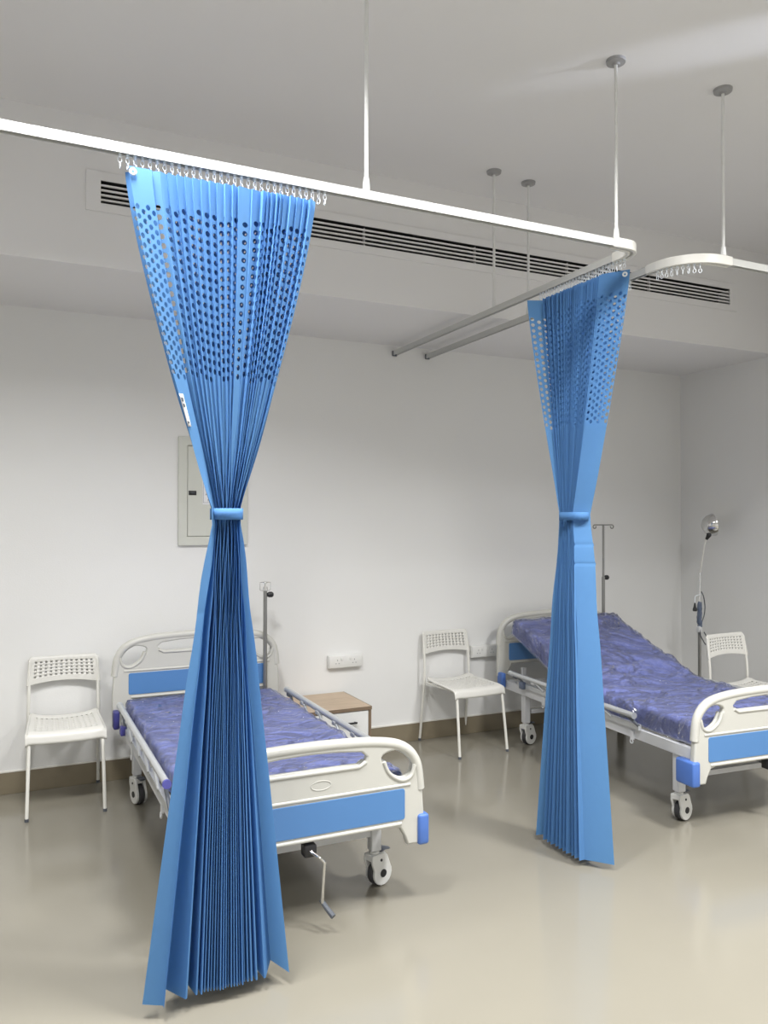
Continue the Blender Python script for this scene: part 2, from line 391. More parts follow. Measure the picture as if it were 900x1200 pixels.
def track(loc, label, pieces, bends, rods, brackets, gliders):
    t = empty('curtain_track', loc); tag(t, label, 'curtain track')
    for p in pieces: MB().sweep(p, PROF).build('rail', M['rail'], t, angle=30)
    for p in bends: mod_bevel(MB().sweep(p, PROFB).build('bend_connector', M['chair'], t, angle=30), 0.003)
    for (x, y) in rods:
        r = MB().cyl((x, y, 0.03), (x, y, CEIL - ZR - 0.01), 0.0075, 12).build('hanging_rod', M['rod'], t)
        MB().lathe([(0.0, 0.0), (0.012, 0.0), (0.014, 0.006), (0.0125, 0.03), (0.010, 0.055), (0.0, 0.056)], (x, y, 0.026), 16).build('rod_socket', M['rod'], r)
        MB().lathe([(0.0, -0.022), (0.014, -0.022), (0.018, -0.016), (0.04, -0.012), (0.042, 0), (0, 0)], (x, y, CEIL - ZR), 24).build('ceiling_flange', M['flange'], r)
    for (x, y) in brackets:
        MB().rbox((x, y - 0.008, 0.015), (0.036, 0.016, 0.038), 0.004).build('wall_bracket', M['grey'], t)
    g0 = None
    for (x, y, rz) in gliders:
        if g0 is None: g = g0 = glider(t, 0, 0, 0).build('glider', M['sheen'], t)
        else: g = g0.copy(); COL.objects.link(g)
        g.location = (x, y, 0); g.rotation_euler = (0, 0, rz)
    return t
RY, RX = 2.655, 2.478            # front rail, side rail of the first track
r1 = 0.075
gl1 = [(-0.98 + 0 + 0.655 + 1.02 - 0.36 + 0.71 * k / 27, 0, 0) for k in range(28)]
gl1 = [(0.315 + 0.70 * k / 30, RY, 0.3 * (k % 3)) for k in range(31)]
gl2 = [(RX, 2.745 + 0.62 * k / 26, 1.57 + 0.3 * (k % 3)) for k in range(27)]
track((0, 0, ZR), 'white L shaped ceiling hung curtain track carrying both blue curtains',
      [[(XL + 0.01, RY, 0), (RX - r1 - 0.05, RY, 0)], [(RX, RY + r1 + 0.05, 0), (RX, YB - 0.016, 0)]],
      [[(RX - r1 - 0.075, RY, 0), (RX - r1 - 0.02, RY, 0)] + [(x, y, 0) for x, y, _ in arc(RX - r1, RY + r1, r1, -90, 0)] + [(RX, RY + r1 + 0.02, 0), (RX, RY + r1 + 0.075, 0)]],
      [(1.178, RY), (2.352, RY), (RX, 3.80)], [(RX, YB)], gl1 + gl2)
RX2, RY2, r2 = 2.742, 2.625, 0.19
a2 = arc(RX2 + r2, RY2 + r2, r2, 180, 270, 12)
gl3 = [(RX2, 3.00 + 0.55 * k / 11, 1.57 + 0.4 * (k % 3)) for k in range(12)] + [(a2[k][0], a2[k][1], 0.5 * k) for k in (0, 1, 2, 3, 4, 5, 6, 7, 8)]
track((0, 0, ZR), 'white curved ceiling hung curtain track with no curtain, right of the other track',
      [[(XR - 0.01, RY2, 0), (RX2 + r2 + 0.03, RY2, 0)], [(RX2, RY2 + r2 + 0.03, 0), (RX2, YB - 0.016, 0)]],
      [[(RX2 + r2 + 0.06, RY2, 0)] + [(x, y, 0) for x, y, _ in reversed(a2)] + [(RX2, RY2 + r2 + 0.06, 0)]],
      [(2.955, RY2), (RX2, 3.84)], [(RX2, YB)], gl3)

# ------------------------------------------------------------------ curtains
PC, RP = 0.026, 0.0305           # hole column pitch, row pitch
def lerp(a, b, t): return a + (b - a) * t
def make_curtain(name, loc, rz, label, fold, npan, ztop, zbot, hz0, nrow, panelcols, tiez, tie_pts, seed, creases):
    """fold(k, z) -> (s, t) plan position of fold line k at height z, local x = s, local y = -t"""
    root = empty(name, loc, rz); tag(root, label, 'curtain', 'tied back hospital curtains')
    rnd = random.Random(seed)
    v = []; f = []
    def pt(k, u, z):
        a = fold(k, z); b = fold(k + 1, z); x = lerp(a[0], b[0], u); y = lerp(a[1], b[1], u)
        return (x, -y, z)
    hz1 = hz0 + nrow * RP
    zs_low = sorted([lerp(zbot, hz0, i / 34) for i in range(35)] + [zc + dz for zc in creases for dz in (-0.016, -0.008, -0.003, 0.003, 0.008, 0.016)])
    zs_top = [lerp(hz1, ztop, i / 4) for i in range(5)]
    for k in range(npan):
        nc = panelcols(k)
        zq = (hz0 + hz1) / 2 + 0.1; pa, pb = fold(k, zq), fold(k + 1, zq)
        wcol = max(0.012, math.hypot(pa[0] - pb[0], pa[1] - pb[1]) / nc)
        for zs in (zs_low, zs_top):
            o = len(v)
            for z in zs:
                v.append(pt(k, 0, z)); v.append(pt(k, 1, z))
            for i in range(len(zs) - 1): f.append((o + 2 * i, o + 2 * i + 1, o + 2 * i + 3, o + 2 * i + 2))
        poff = rnd.uniform(0.0, 0.9)
        for c in range(nc):
            u0, u1 = c / nc, (c + 1) / nc; um = (u0 + u1) / 2
            off = ((poff + 0.5 * (c % 2)) % 1.0) * RP
            if off < 0.04 * RP: off = 0.0
            rows = nrow - 1 if off else nrow
            if off:
                for za, zb in ((hz0, hz0 + off), (hz1 - RP + off, hz1)):
                    o = len(v); v += [pt(k, u0, za), pt(k, u1, za), pt(k, u1, zb), pt(k, u0, zb)]; f.append((o, o + 1, o + 2, o + 3))
            hr = 0.0092
            for r in range(rows):
                za = hz0 + off + r * RP; zb = za + RP; zm = (za + zb) / 2
                o = len(v)
                du = 1.0 / nc
                outer = [(u0, za), (um, za), (u1, za), (u1, zm), (u1, zb), (um, zb), (u0, zb), (u0, zm)]
                inner = []
                for q in range(8):
                    a = math.radians(-135 + 45 * q)
                    inner.append((um + du * min(0.40, hr / wcol) * math.cos(a), zm + hr * 1.04 * math.sin(a)))
                v += [pt(k, u, z) for u, z in outer] + [pt(k, u, z) for u, z in inner]
                for q in range(8):
                    q2 = (q + 1) % 8; f.append((o + q, o + q2, o + 8 + q2, o + 8 + q))
    me = bpy.data.meshes.new('cloth'); me.from_pydata(v, [], f); me.update()
    bm = bmesh.new(); bm.from_mesh(me); bmesh.ops.remove_doubles(bm, verts=bm.verts[:], dist=0.00005); bm.to_mesh(me); bm.free()
    link('cloth', me, M['cloth'], root, angle=22)
    # tie band
    b = MB(); n = len(tie_pts); hh = 0.019
    for dz, gr in ((-hh, 0.0), (hh, 0.0)):
        b.v += [(x * 1.0, y, tiez + dz) for x, y in tie_pts]
    b.f += [(i, (i + 1) % n, n + (i + 1) % n, n + i) for i in range(n)]
    to = b.build('tie_band', M['cloth'], root, angle=60)
    sm = to.modifiers.new('thick', 'SOLIDIFY'); sm.thickness = 0.003; sm.offset = 1
    return root

def keyed(z, keys):
    """piecewise smooth interpolation of tuples by height"""
    for i in range(len(keys) - 1):
        z0, a = keys[i]; z1, b = keys[i + 1]
        if z >= z1 or i == len(keys) - 2:
            t = min(1, max(0, (z0 - z) / (z0 - z1))); return a, b, t
# ---- first curtain, under the front rail: a front strip and two deep leaves per pleat
NP1 = 23; N1 = 3 * NP1 + 1
rn = random.Random(3)
jit1 = [rn.uniform(-1, 1) for _ in range(N1 + 2)]; jit1b = [rn.uniform(-1, 1) for _ in range(N1 + 2)]
def norm_cum(w):
    tot = sum(w); out = [0.0]
    for x in w: out.append(out[-1] + x / tot)
    return out
# pitch of the pleats, left to right (first = the flat end panel)
wt = [2.9] + [1.15 + 0.12 * rn.uniform(-1, 1) for _ in range(10)] + [0.9, 2.0, 1.5] + [0.62 + 0.2 * rn.uniform(-1, 1) for _ in range(5)] + [1.0 + 0.1 * rn.uniform(-1, 1) for _ in range(NP1 - 18)]
top1 = norm_cum(wt)                       # NP1 + 2 entries
wb = [0.45 + 4.0 * math.exp(-k / 1.2) + 0.9 * math.exp(-abs(k - (NP1 - 1)) / 1.0) for k in range(NP1 + 1)]
wb[NP1] = 4.2; wb[0] = 2.7; wb[1] = 3.4; wb[2] = 1.7
bot1 = norm_cum(wb)                       # NP1 + 2 entries
def fold1(k, z):
    # k = 0 free left edge; then per pleat: back leaf fold (3j+2 ... ), front fold F, front fold R
    zt, zm, zb = 2.70, 1.60, 0.045
    j, r = (k + 2) // 3, (k + 2) % 3      # k=1 -> j=1,r=0 (F);  k=2 -> R;  k=3 -> B;  k=4 -> j=2 F ...
    q = k / N1
    if k == 0: j, r = 0, 0
    sj = -0.315 + 0.63 * top1[j]; sn = -0.315 + 0.63 * top1[min(j + 1, NP1 + 1)]
    bj = -0.262 + 0.475 * bot1[j]; bn = -0.262 + 0.475 * bot1[min(j + 1, NP1 + 1)]
    wj = sn - sj
    if k == 0: A = (-0.315, 0.034); B = (-0.265, 0.035)
    elif r == 0: A = (sj, 0.034 + 0.004 * jit1[k]); B = (bj, 0.062 + 0.012 * jit1b[k])
    elif r == 1: A = (sj + wj * 1.05 + 0.004, 0.016 + 0.004 * jit1[k]); B = (bj + min(0.006, 0.35 * (bn - bj)), 0.060 + 0.012 * jit1b[k - 1])
    else: A = (sj + wj * 0.65, -0.055 + 0.006 * jit1[k]); B = (bj + 0.6 * (bn - bj), -0.030 + 0.010 * jit1b[k])
    if j == 1 and k > 0 and r == 1: A = (sj + 0.002, 0.030); B = (bj, 0.085)
    if j == 1 and k > 0 and r == 2: A = (sj - 0.075, -0.02); B = (bj + 0.022, -0.02)
    if k == N1: A = (0.315, 0.012); B = (0.213, 0.062)
    sh = math.sqrt(max(0.02, 1 - (2 * q - 1) ** 2))
    dm = (0.018 + 0.030 * sh)
    Mi = (-0.030 + 0.072 * q - (0.016 if k == 0 else 0), (dm, dm - 0.004, -dm)[r] + 0.004 * jit1[k] + (0.020 if k == 0 else 0))
    if k == N1: Mi = (0.048, 0.016)
    if z >= zm:
        t = (zt - z) / (zt - zm); t = min(1, max(0, t)); t = 0.90 * t ** 1.28 + 0.10 * t
        s = lerp(A[0], Mi[0], t); d = lerp(A[1], Mi[1], t)
    else:
        t = (zm - z) / (zm - zb); t = min(1, t); te = t ** 0.92
        s = lerp(Mi[0], B[0], te); d = lerp(Mi[1], B[1], te)
    d -= 0.0012 * math.exp(-((z - 1.275) / 0.012) ** 2)
    fade = math.exp(-((z - 1.45) / 0.45) ** 2)
    s += fade * 0.003 * math.sin(z * 17 + j * 1.9); d += fade * 0.003 * math.sin(z * 13 + j * 2.7)
    return s, d
def ring(cx, cy, rx, ry, n=28, p=2.6):
    out = []
    for i in range(n):
        a = 2 * PI * i / n; c, s_ = math.cos(a), math.sin(a)
        out.append((cx + rx * math.copysign(abs(c) ** (2 / p), c), cy + ry * math.copysign(abs(s_) ** (2 / p), s_)))
    return out
cur1 = make_curtain('hospital_curtain', (0.655, RY - 0.0, 0), 0.0,
    'blue pleated curtain tied in the middle, hanging before the flat bed under the front rail', fold1, N1, 2.705, 0.045, 2.03, 19,
    lambda k: 4 if k == 0 else (1 if k % 3 == 1 and k > 1 else 3), 1.60, ring(0.008, -0.002, 0.050, 0.056), 5, (1.275,))
# ---- second curtain, under the side rail (local x runs towards the camera end, local -y towards the camera side)
N2 = 63
jit2 = [rn.uniform(-1, 1) for _ in range(N2 + 2)]
wt2 = [1 + 0.25 * rn.uniform(-1, 1) for _ in range(N2)]
wt2[0] = 7.5; wt2[N2 - 1] = 15; wt2[N2 - 2] = 1.2
top2 = norm_cum(wt2)
wb2 = [0.6 + 1.5 * math.exp(-k / 2.5) for k in range(N2)]; wb2[N2 - 1] = 13
bot2 = norm_cum(wb2)
def fold2(k, z):
    q = k / N2; front = (k % 2 == 0)
    sgn = 1 if front else -1
    zt, zm, zb = 2.70, 1.60, 0.03
    A = (-0.31 + 0.615 * top2[k], sgn * 0.036 + 0.005 * jit2[k] + (0.05 if k == 0 else 0) + (-0.0 if k == N2 else 0))
    Mi = (-0.112 + 0.112 * q + (0.036 if k == N2 else 0), sgn * (0.022 + 0.014 * q) + 0.003 * jit2[k] + 0.01 + (-0.006 if k == N2 else 0))
    if k == N2 - 2: A = (0.285, -0.045)
    B = (-0.20 + 0.44 * bot2[k], sgn * 0.042 + 0.006 * jit2[k] + 0.05 + (-0.005 if k == N2 else 0))
    if z >= zm:
        t = min(1, max(0, (zt - z) / (zt - zm))); t = 0.8 * t ** 1.2 + 0.2 * t
        s = lerp(A[0], Mi[0], t); d = lerp(A[1], Mi[1], t)
    else:
        t = min(1, (zm - z) / (zm - zb)); te = t ** 0.9
        s = lerp(Mi[0], B[0], te); d = lerp(Mi[1], B[1], te)
    if z < zm and k < N2 - 1:
        g = (k // 2) % 3
        d += te * (0.030, -0.004, -0.030)[g]; s += te * (0.010, 0.0, -0.004)[g]
    for zc in (1.465, 1.375): d -= (0.005 if k >= N2 - 1 else 0.0006) * math.exp(-((z - zc) / 0.007) ** 2)
    fade = math.exp(-((z - 1.4) / 0.4) ** 2)
    s += fade * 0.003 * math.sin(z * 15 + k * 1.7); d += fade * 0.003 * math.sin(z * 12 + k * 2.1)
    return s, d
cur2 = make_curtain('hospital_curtain', (RX, 3.05, 0), -PI / 2,
    'blue pleated curtain tied in the middle, hanging from the side rail before the raised bed', fold2, N2, 2.705, 0.03, 2.02, 20,
    lambda k: 6 if k == N2 - 1 else 4, 1.60, ring(-0.036, -0.011, 0.080, 0.047), 6, (1.465, 1.375))

# snap buttons and the sewn label
def snap(root, s, t, z, rz=0.0):
    mt = Matrix.Rotation(rz, 3, 'Z') @ Matrix.Rotation(PI / 2, 3, 'X')
    MB().lathe([(0.004, 0.0), (0.011, 0.0), (0.012, 0.002), (0.009, 0.004), (0.005, 0.0035), (0.004, 0.001)], (s, -t - 0.003, z), 16, mt).build('snap_ring', M['sheen'], root)
a = fold1(0, 2.68); b = fold1(1, 2.68); snap(cur1, lerp(a[0], b[0], 0.12), lerp(a[1], b[1], 0.12) + 0.002, 2.685)
a = fold2(N2, 2.68); b = fold2(N2 - 1, 2.68); snap(cur2, lerp(a[0], b[0], 0.12), lerp(a[1], b[1], 0.12) + 0.004, 2.685, math.radians(40))
vs = []; nz = 9
for i in range(nz + 1):
    z = lerp(1.885, 1.99, i / nz)
    p0 = fold1(0, z); p1 = fold1(1, z)
    for u in (0.02, 0.36): vs.append((lerp(p0[0], p1[0], u), -lerp(p0[1], p1[1], u) - 0.003, z))
lb = MB(); lb.v = vs; lb.f = [(2 * i, 2 * i + 1, 2 * i + 3, 2 * i + 2) for i in range(nz)]
lo = lb.build('sewn_label', M['tag'], cur1); sm = lo.modifiers.new('thick', 'SOLIDIFY'); sm.thickness = 0.001
lo['label'] = 'white printed label strip on the left edge'
for (z0, z1) in ((1.965, 1.978), (1.947, 1.958), (1.895, 1.902)):
    pm = MB(); vs = []
    for z in (z0, z1):
        p0 = fold1(0, z); p1 = fold1(1, z)
        for u in (0.08, 0.28): vs.append((lerp(p0[0], p1[0], u), -lerp(p0[1], p1[1], u) - 0.0045, z))
    pm.v = vs; pm.f = [(0, 1, 3, 2)]; pm.build('printed_line', M['grey'], lo)

# ------------------------------------------------------------------ hospital beds
def mirror(pts): return [(-x, z) for x, z in reversed(pts)]
KX = 0.965
OUT_R = [(0.0, 0.704), (0.12, 0.702), (0.25, 0.695), (0.35, 0.682), (0.42, 0.664), (0.465, 0.635), (0.494, 0.595), (0.507, 0.545), (0.517, 0.46), (0.523, 0.37), (0.523, 0.25), (0.445, 0.25), (0.432, 0.285), (0.41, 0.322), (0.375, 0.332), (0.0, 0.332)]
OUT_R = [(x * KX, z) for x, z in OUT_R]
EAR = smooth_closed([(0.312, 0.620), (0.370, 0.642), (0.430, 0.624), (0.461, 0.582), (0.444, 0.532), (0.402, 0.519), (0.348, 0.552)], 4)
SLOT = [(-0.225, 0.652), (-0.12, 0.663), (0, 0.667), (0.12, 0.663), (0.225, 0.652), (0.247, 0.632), (0.240, 0.606), (0.215, 0.599), (0.1, 0.600), (-0.1, 0.600), (-0.215, 0.599), (-0.240, 0.606), (-0.247, 0.632)]
def end_board(parent, name, y, dz, face, dark=False):
    """molded board; face = -1 shows its outside towards -y"""
    outl = OUT_R + [(-x, z) for x, z in reversed(OUT_R[1:-1])]
    me = flat_shape([outl, EAR, mirror(EAR), SLOT], 0.034, 0.008, 2)
    o = link(name, me, M['gwhite'], parent, angle=40); o.location = (0, y, dz)
    # thick rounded top grip that runs round both corners
    right = [(0.490, 0.47), (0.482, 0.545), (0.469, 0.590), (0.441, 0.628), (0.400, 0.655), (0.345, 0.672), (0.25, 0.685), (0.12, 0.692), (0, 0.694)]
    path = [(x, 0, z) for x, z in right] + [(-x, 0, z) for x, z in reversed(right[:-1])]
    g = MB().tube(smooth_open(path, 4), [0.0225] * (len(path) * 4 - 3), 12)
    # raised ribs: under the slot, round the ears, along the panel and the lower edge
    for sy in (-1, 1):
        yy = sy * 0.014
        g.tube([(x, yy, z) for x, z in [(-0.242, 0.612), (-0.215, 0.596), (-0.1, 0.596), (0.1, 0.596), (0.215, 0.596), (0.242, 0.612)]], 0.009, 8)
        for sx in (-1, 1):
            g.tube([(sx * x, yy, z) for x, z in smooth_open_2([(0.322, 0.602), (0.346, 0.552), (0.401, 0.518), (0.446, 0.530), (0.462, 0.575)])], 0.009, 8)
        g.tube([(sx_, yy, 0.497) for sx_ in (-0.44, -0.2, 0, 0.2, 0.44)], 0.008, 8)
        g.tube([(sx_, yy, 0.342) for sx_ in (-0.40, -0.2, 0, 0.2, 0.40)], 0.009, 8)
    g.build('rim', M['gwhite'], o, angle=50)
    for sy in (-1, 1):
        pm = flat_shape([rrect(-0.415, 0.358, 0.415, 0.484, 0.012)], 0.006, 0.002, 1)
        p = link('panel', pm, M['hblue'], o); p.location = (0, sy * 0.0175, 0); p['label'] = 'flat blue inlay panel'
    em = MB(); em.tube([(0.05 + 0.042 * math.cos(a), face * 0.017, 0.546 + 0.018 * math.sin(a)) for a in [2 * PI * k / 20 for k in range(20)]], 0.0022, 6, closed=True)
    em.build('oval_emblem', M['gwhite'], o)
    for sx in (-1, 1):
        b = MB(); b.rbox((sx * 0.499, -face * 0.035, 0.306), (0.050, 0.130, 0.126), 0.012, 3) if face < 0 else b.rbox((sx * 0.487, -0.035, 0.225), (0.034, 0.075, 0.105), 0.010, 3)
        bo = b.build('corner_bumper', M['bumper'] if not dark else M['navy'], o); bo['label'] = 'dark navy corner bumper' if dark else 'blue plastic corner bumper'
    return o
def smooth_open_2(pts): return [(v.x, v.y) for v in smooth_open([(x, z, 0) for x, z in pts], 4)]

def caster(parent, x, y, ang):
    """white twin-plate swivel caster; x,y = swivel axis"""
    e = MB()
    prof = []
    off, R_, zc = 0.026, 0.052, 0.056
    for k in range(13):
        a = math.radians(-200 + 235 * k / 12); prof.append((off + R_ * math.cos(a), zc + R_ * math.sin(a)))
    prof += [(0.052, 0.128), (0.040, 0.142), (-0.034, 0.142), (-0.036, 0.11)]
    for sy in (-1, 1):
        n = len(prof); ys = (sy * 0.030, sy * 0.017)
        vs = [(px, ys[0], pz) for px, pz in prof] + [(px, ys[1], pz) for px, pz in prof]
        fs = [tuple(range(n)), tuple(reversed(range(n, 2 * n)))] + [(i, (i + 1) % n, n + (i + 1) % n, n + i) for i in range(n)]
        e.add(vs, fs)
    e.box((0.006, 0, 0.128), (0.080, 0.04, 0.026))
    e.cyl((0, 0, 0.14), (0, 0, 0.152), 0.022, 16)
    o = mod_bevel(e.build('caster', M['caster'], parent, angle=30), 0.003); o.location = (x, y, 0); o.rotation_euler = (0, 0, ang)
    MB().tube([(off, -0.015, 0.0555), (off, -0.012, 0.0555), (off, 0.012, 0.0555), (off, 0.015, 0.0555)], [0.049, 0.0555, 0.0555, 0.049], 28).build('tyre', M['tyre'], o)
    h = MB()
    for sy in (-1, 1):
        MB().cyl((off, sy * 0.029, zc), (off, sy * 0.033, zc), 0.017, 16).build('hub_cap', M['black'], o)
        MB().cyl((0.014, sy * 0.029, 0.115), (0.014, sy * 0.0325, 0.115), 0.006, 10).build('bolt', M['black'], o)
    p = MB(); p.tube([(0.028, 0, 0.145), (0.055, 0, 0.150), (0.080, 0, 0.143)], [0.010, 0.014, 0.010], 8, flat=(1.6, 0.5))
    p.build('brake_pedal', M['grey'], o)
    MB().lathe([(0.0, 0.0), (0.021, 0.0), (0.024, 0.003), (0.021, 0.006), (0.0, 0.006)], (0, 0, 0.150), 16).build('swivel_ring', M['chrome'], o)
    return o

def bed(name, loc, rz, label, raised, rails, caster_ang, seed, legs):
    rnd = random.Random(seed)
    root = empty(name, loc, rz); tag(root, label, 'hospital bed', 'hospital beds')
    end_board(root, 'footboard', -0.955, 0.0, -1)
    end_board(root, 'headboard', 1.002, 0.195, 1, not raised)
    # frame
    f = MB()
    for sx in (-1, 1): f.box((sx * 0.445, 0.02, 0.385), (0.03, 1.90, 0.06))
    for y in (-0.90, legs[0][1], 0.745, 0.92): f.box((0, y, 0.385), (0.86, 0.04, 0.05))
    for y in (legs[0][1], 0.745): f.box((0, y, 0.232), (0.77, 0.028, 0.028))
    for sx in (-1, 1): f.box((sx * 0.42, 0.955, 0.395), (0.06, 0.035, 0.04)); f.box((sx * 0.30, 0.968, 0.42), (0.03, 0.03, 0.15)); f.box((sx * 0.30, -0.922, 0.375), (0.03, 0.034, 0.06))
    for sx in (-1, 1):
        for y in (-0.45, 0.45): f.box((sx * 0.465, y, 0.372), (0.012, 0.026, 0.05)); f.tube([(sx * 0.47 , y + 0.012 * math.cos(a), 0.338 + 0.012 * math.sin(a)) for a in [2 * PI * k / 10 for k in range(10)]], 0.004, 6, closed=True)
    mod_bevel(f.build('bed_frame', M['steel_w'], root, angle=30), 0.004)
    # legs and casters
    for i, (sx, y) in enumerate(legs):
        mod_bevel(MB().box((sx, y, 0.256), (0.048, 0.048, 0.203)).build('leg', M['steel_w'], root, angle=30), 0.005)
        caster(root, sx, y, caster_ang[i])
    # mattress base (four steel sections)
    def ztop(y):
        if not raised: return 0.0
        t = y - (-0.02)
        k = 0.5 * (t + math.sqrt(t * t + 0.02)) - 0.5 * (-0.9 + math.sqrt(0.81 + 0.02))
        return 0.375 * k
    for (ya, yb) in ((-0.88, -0.47), (-0.45, -0.03), (0.0, 0.44), (0.46, 0.88)):
        b = MB(); n = 6
        for i in range(n + 1):
            y = lerp(ya, yb, i / n); z = 0.418 + ztop(y)
            b.v += [(-0.42, y, z), (0.42, y, z), (-0.42, y, z + 0.010), (0.42, y, z + 0.010)]
        for i in range(n):
            o = 4 * i; b.f += [(o, o + 4, o + 5, o + 1), (o + 2, o + 3, o + 7, o + 6), (o, o + 2, o + 6, o + 4), (o + 1, o + 5, o + 7, o + 3)]
        b.f += [(0, 1, 3, 2), (4 * n, 4 * n + 2, 4 * n + 3, 4 * n + 1)]
        b.build('deck_section', M['steel_w'], root)
    if raised:
        s_ = MB()
        for sx in (-1, 1): s_.tube([(sx * 0.25, 0.12, 0.38), (sx * 0.25, 0.60, 0.415 + ztop(0.60))], 0.012, 10); s_.box((sx * 0.38, 0.45, 0.414 + ztop(0.45)), (0.03, 0.8, 0.02), Matrix.Rotation(math.atan(0.385), 3, 'X'))
        s_.build('backrest_support', M['steel_w'], root)
    # mattress
    Lx, y0, y1, th = 0.435, -0.905, (0.87 if raised else 0.925), 0.098
    nx, ny = 56, 120
    wr = [(rnd.uniform(-1, 1), rnd.uniform(-1, 1), rnd.uniform(5, 16), rnd.uniform(0, 6.28), rnd.uniform(0.3, 1)) for _ in range(11)]
    def wrinkle(x, y):
        s = 0
        for dx, dy, fr_, ph, am in wr:
            a = math.sin((x * (0.5 * dx) + y * (0.6 + 0.4 * dy) * (1 if dx > 0 else -1)) * fr_ + ph + 1.3 * math.sin(3 * x + 2 * y + ph)); s += am * (1 - abs(a)) ** 5
        return s
    amp = 0.0085 if raised else 0.0045
    def prof(i, n, lim, r=0.03): return lim[0] + (lim[1] - lim[0]) * i / n
    def surf(off, nx, ny, skirtz, wamp, ends=True):
        """open-bottomed shell: top, sides and ends"""
        bm = bmesh.new(); grid = []
        xs = [(-Lx - off, -skirtz)] + [(-Lx - off, -skirtz * 0.5), (-Lx - off, -0.02), (-Lx - off + 0.008, -0.006)] + [(lerp(-Lx + 0.025, Lx - 0.025, i / nx), 0) for i in range(nx + 1)] + [(Lx + off - 0.008, -0.006), (Lx + off, -0.02), (Lx + off, -skirtz * 0.5), (Lx + off, -skirtz)]
        ys = [(y0 - off, -skirtz), (y0 - off, -skirtz * 0.5), (y0 - off, -0.02), (y0 - off + 0.008, -0.006)] + [(lerp(y0 + 0.025, y1 - 0.025, i / ny), 0) for i in range(ny + 1)] + [(y1 + off - 0.008, -0.006), (y1 + off, -0.02), (y1 + off, -skirtz * 0.5), (y1 + off, -skirtz)]
        for (y, dzy) in ys:
            row = []
            for (x, dzx) in xs:
                z = 0.43 + th + off + ztop(y) + min(dzx, dzy) + wamp * wrinkle(x, y) * (1 if min(dzx, dzy) > -0.01 else 0.3)
                yy = y
                if raised and ztop(y) > 0.02: yy = y + 0.30 * (-min(dzx, dzy) - 0.0)  * (1 if dzx < dzy else 0.6)
                xx = x + (0.003 * math.sin(y * 31 + x * 5) if abs(x) > Lx - 0.01 else 0)
                row.append(bm.verts.new((xx, yy, z)))
            grid.append(row)
        for j in range(len(ys) - 1):
            for i in range(len(xs) - 1):
                bm.faces.new((grid[j][i], grid[j][i + 1], grid[j + 1][i + 1], grid[j + 1][i]))
        return bm, grid
    bm, grid = surf(0.0, nx, ny, th, amp * 0.8)
    # close the underside
    loop = [grid[0][i] for i in range(len(grid[0]))] + [grid[j][-1] for j in range(1, len(grid))] + [grid[-1][i] for i in range(len(grid[0]) - 2, -1, -1)] + [grid[j][0] for j in range(len(grid) - 2, 0, -1)]
    w = len(grid[0]); h = len(grid)
    for j in range(h - 1):
        try: bm.faces.new((grid[j][-1], grid[j][0], grid[j + 1][0], grid[j + 1][-1]))
        except ValueError: pass
    me = bpy.data.meshes.new('mattress'); bmesh.ops.recalc_face_normals(bm, faces=bm.faces[:]); bm.to_mesh(me); bm.free()
    mo = link('mattress', me, M['mattress'], root, angle=60)
    bm, grid = surf(0.006, nx, ny, th * (1.15 if raised else 0.9), amp * 1.6)
    me = bpy.data.meshes.new('plastic_wrap'); bmesh.ops.recalc_face_normals(bm, faces=bm.faces[:]); bm.to_mesh(me); bm.free()
    wo = link('plastic_wrap', me, M['film'], mo, angle=60); wo['label'] = 'clear wrinkled plastic film over the mattress'
    # collapsible side rails
    for sx, zt, ya, yb in rails:
        zl = 0.43
        x = sx * 0.485
        lean = 0.12
        tb = MB(); tb.tube([(x, ya, zt), (x, ya + 0.01, zt), (x, yb - 0.01, zt), (x, yb, zt)], 0.017, 12, flat=(0.85, 1.0))
        ro = tb.build('side_rail', M['alu'], root)
        for yy, d in ((ya, -1), (yb, 1)): MB().tube([(x, yy, zt), (x, yy + d * 0.012, zt)], 0.0185, 12).build('end_cap', M['purple'] if (sx < 0 and not raised and d < 0) else M['alu'], ro)
        lw = MB(); lw.box((sx * 0.470, (ya + yb) / 2 - lean * 0.5, zl), (0.02, yb - ya - 0.04, 0.032)); lw.build('lower_bar', M['alu'], ro)
        nl = 6
        for i in range(nl):
            y = lerp(ya + 0.08, yb - 0.06, i / (nl - 1))
            k = MB(); k.tube([(x - sx * 0.004, y, zt - 0.005), (x - sx * 0.008, y - lean, zl + 0.01)], 0.0085, 8)
            k.rbox((x - sx * 0.004, y, zt - 0.016), (0.03, 0.045, 0.022), 0.005)
            k.build('link', M['grey'] if i in (0, nl - 1) else M['alu'], ro)
        lt = MB().rbox((x + sx * 0.004, yb - 0.16, zl + 0.004), (0.03, 0.05, 0.05), 0.006).build('latch', M['navy'] if not raised else M['cordblue'], ro)
    # crank
    c = MB().rbox((0.006, -0.955, 0.300), (0.05, 0.05, 0.046), 0.005).build('crank_bracket', M['black'], root)
    h_ = MB(); h_.tube(smooth_open([(0.006, -0.975, 0.298), (0.03, -1.0, 0.283), (0.05, -1.005, 0.262), (0.052, -1.005, 0.25), (0.046, -1.0, 0.12), (0.048, -1.0, 0.105)], 4), 0.0065, 10)
    h_.build('crank_arm', M['chrome'], c)
    MB().tube([(0.046, -0.985, 0.108), (0.058, -1.02, 0.088), (0.072, -1.05, 0.068)], [0.009, 0.010, 0.011], 10).build('crank_grip', M['grey'], c)
    MB().cyl((0.006, -0.93, 0.300), (0.006, -0.50, 0.345), 0.011, 10).build('crank_shaft', M['steel'], c)
    return root

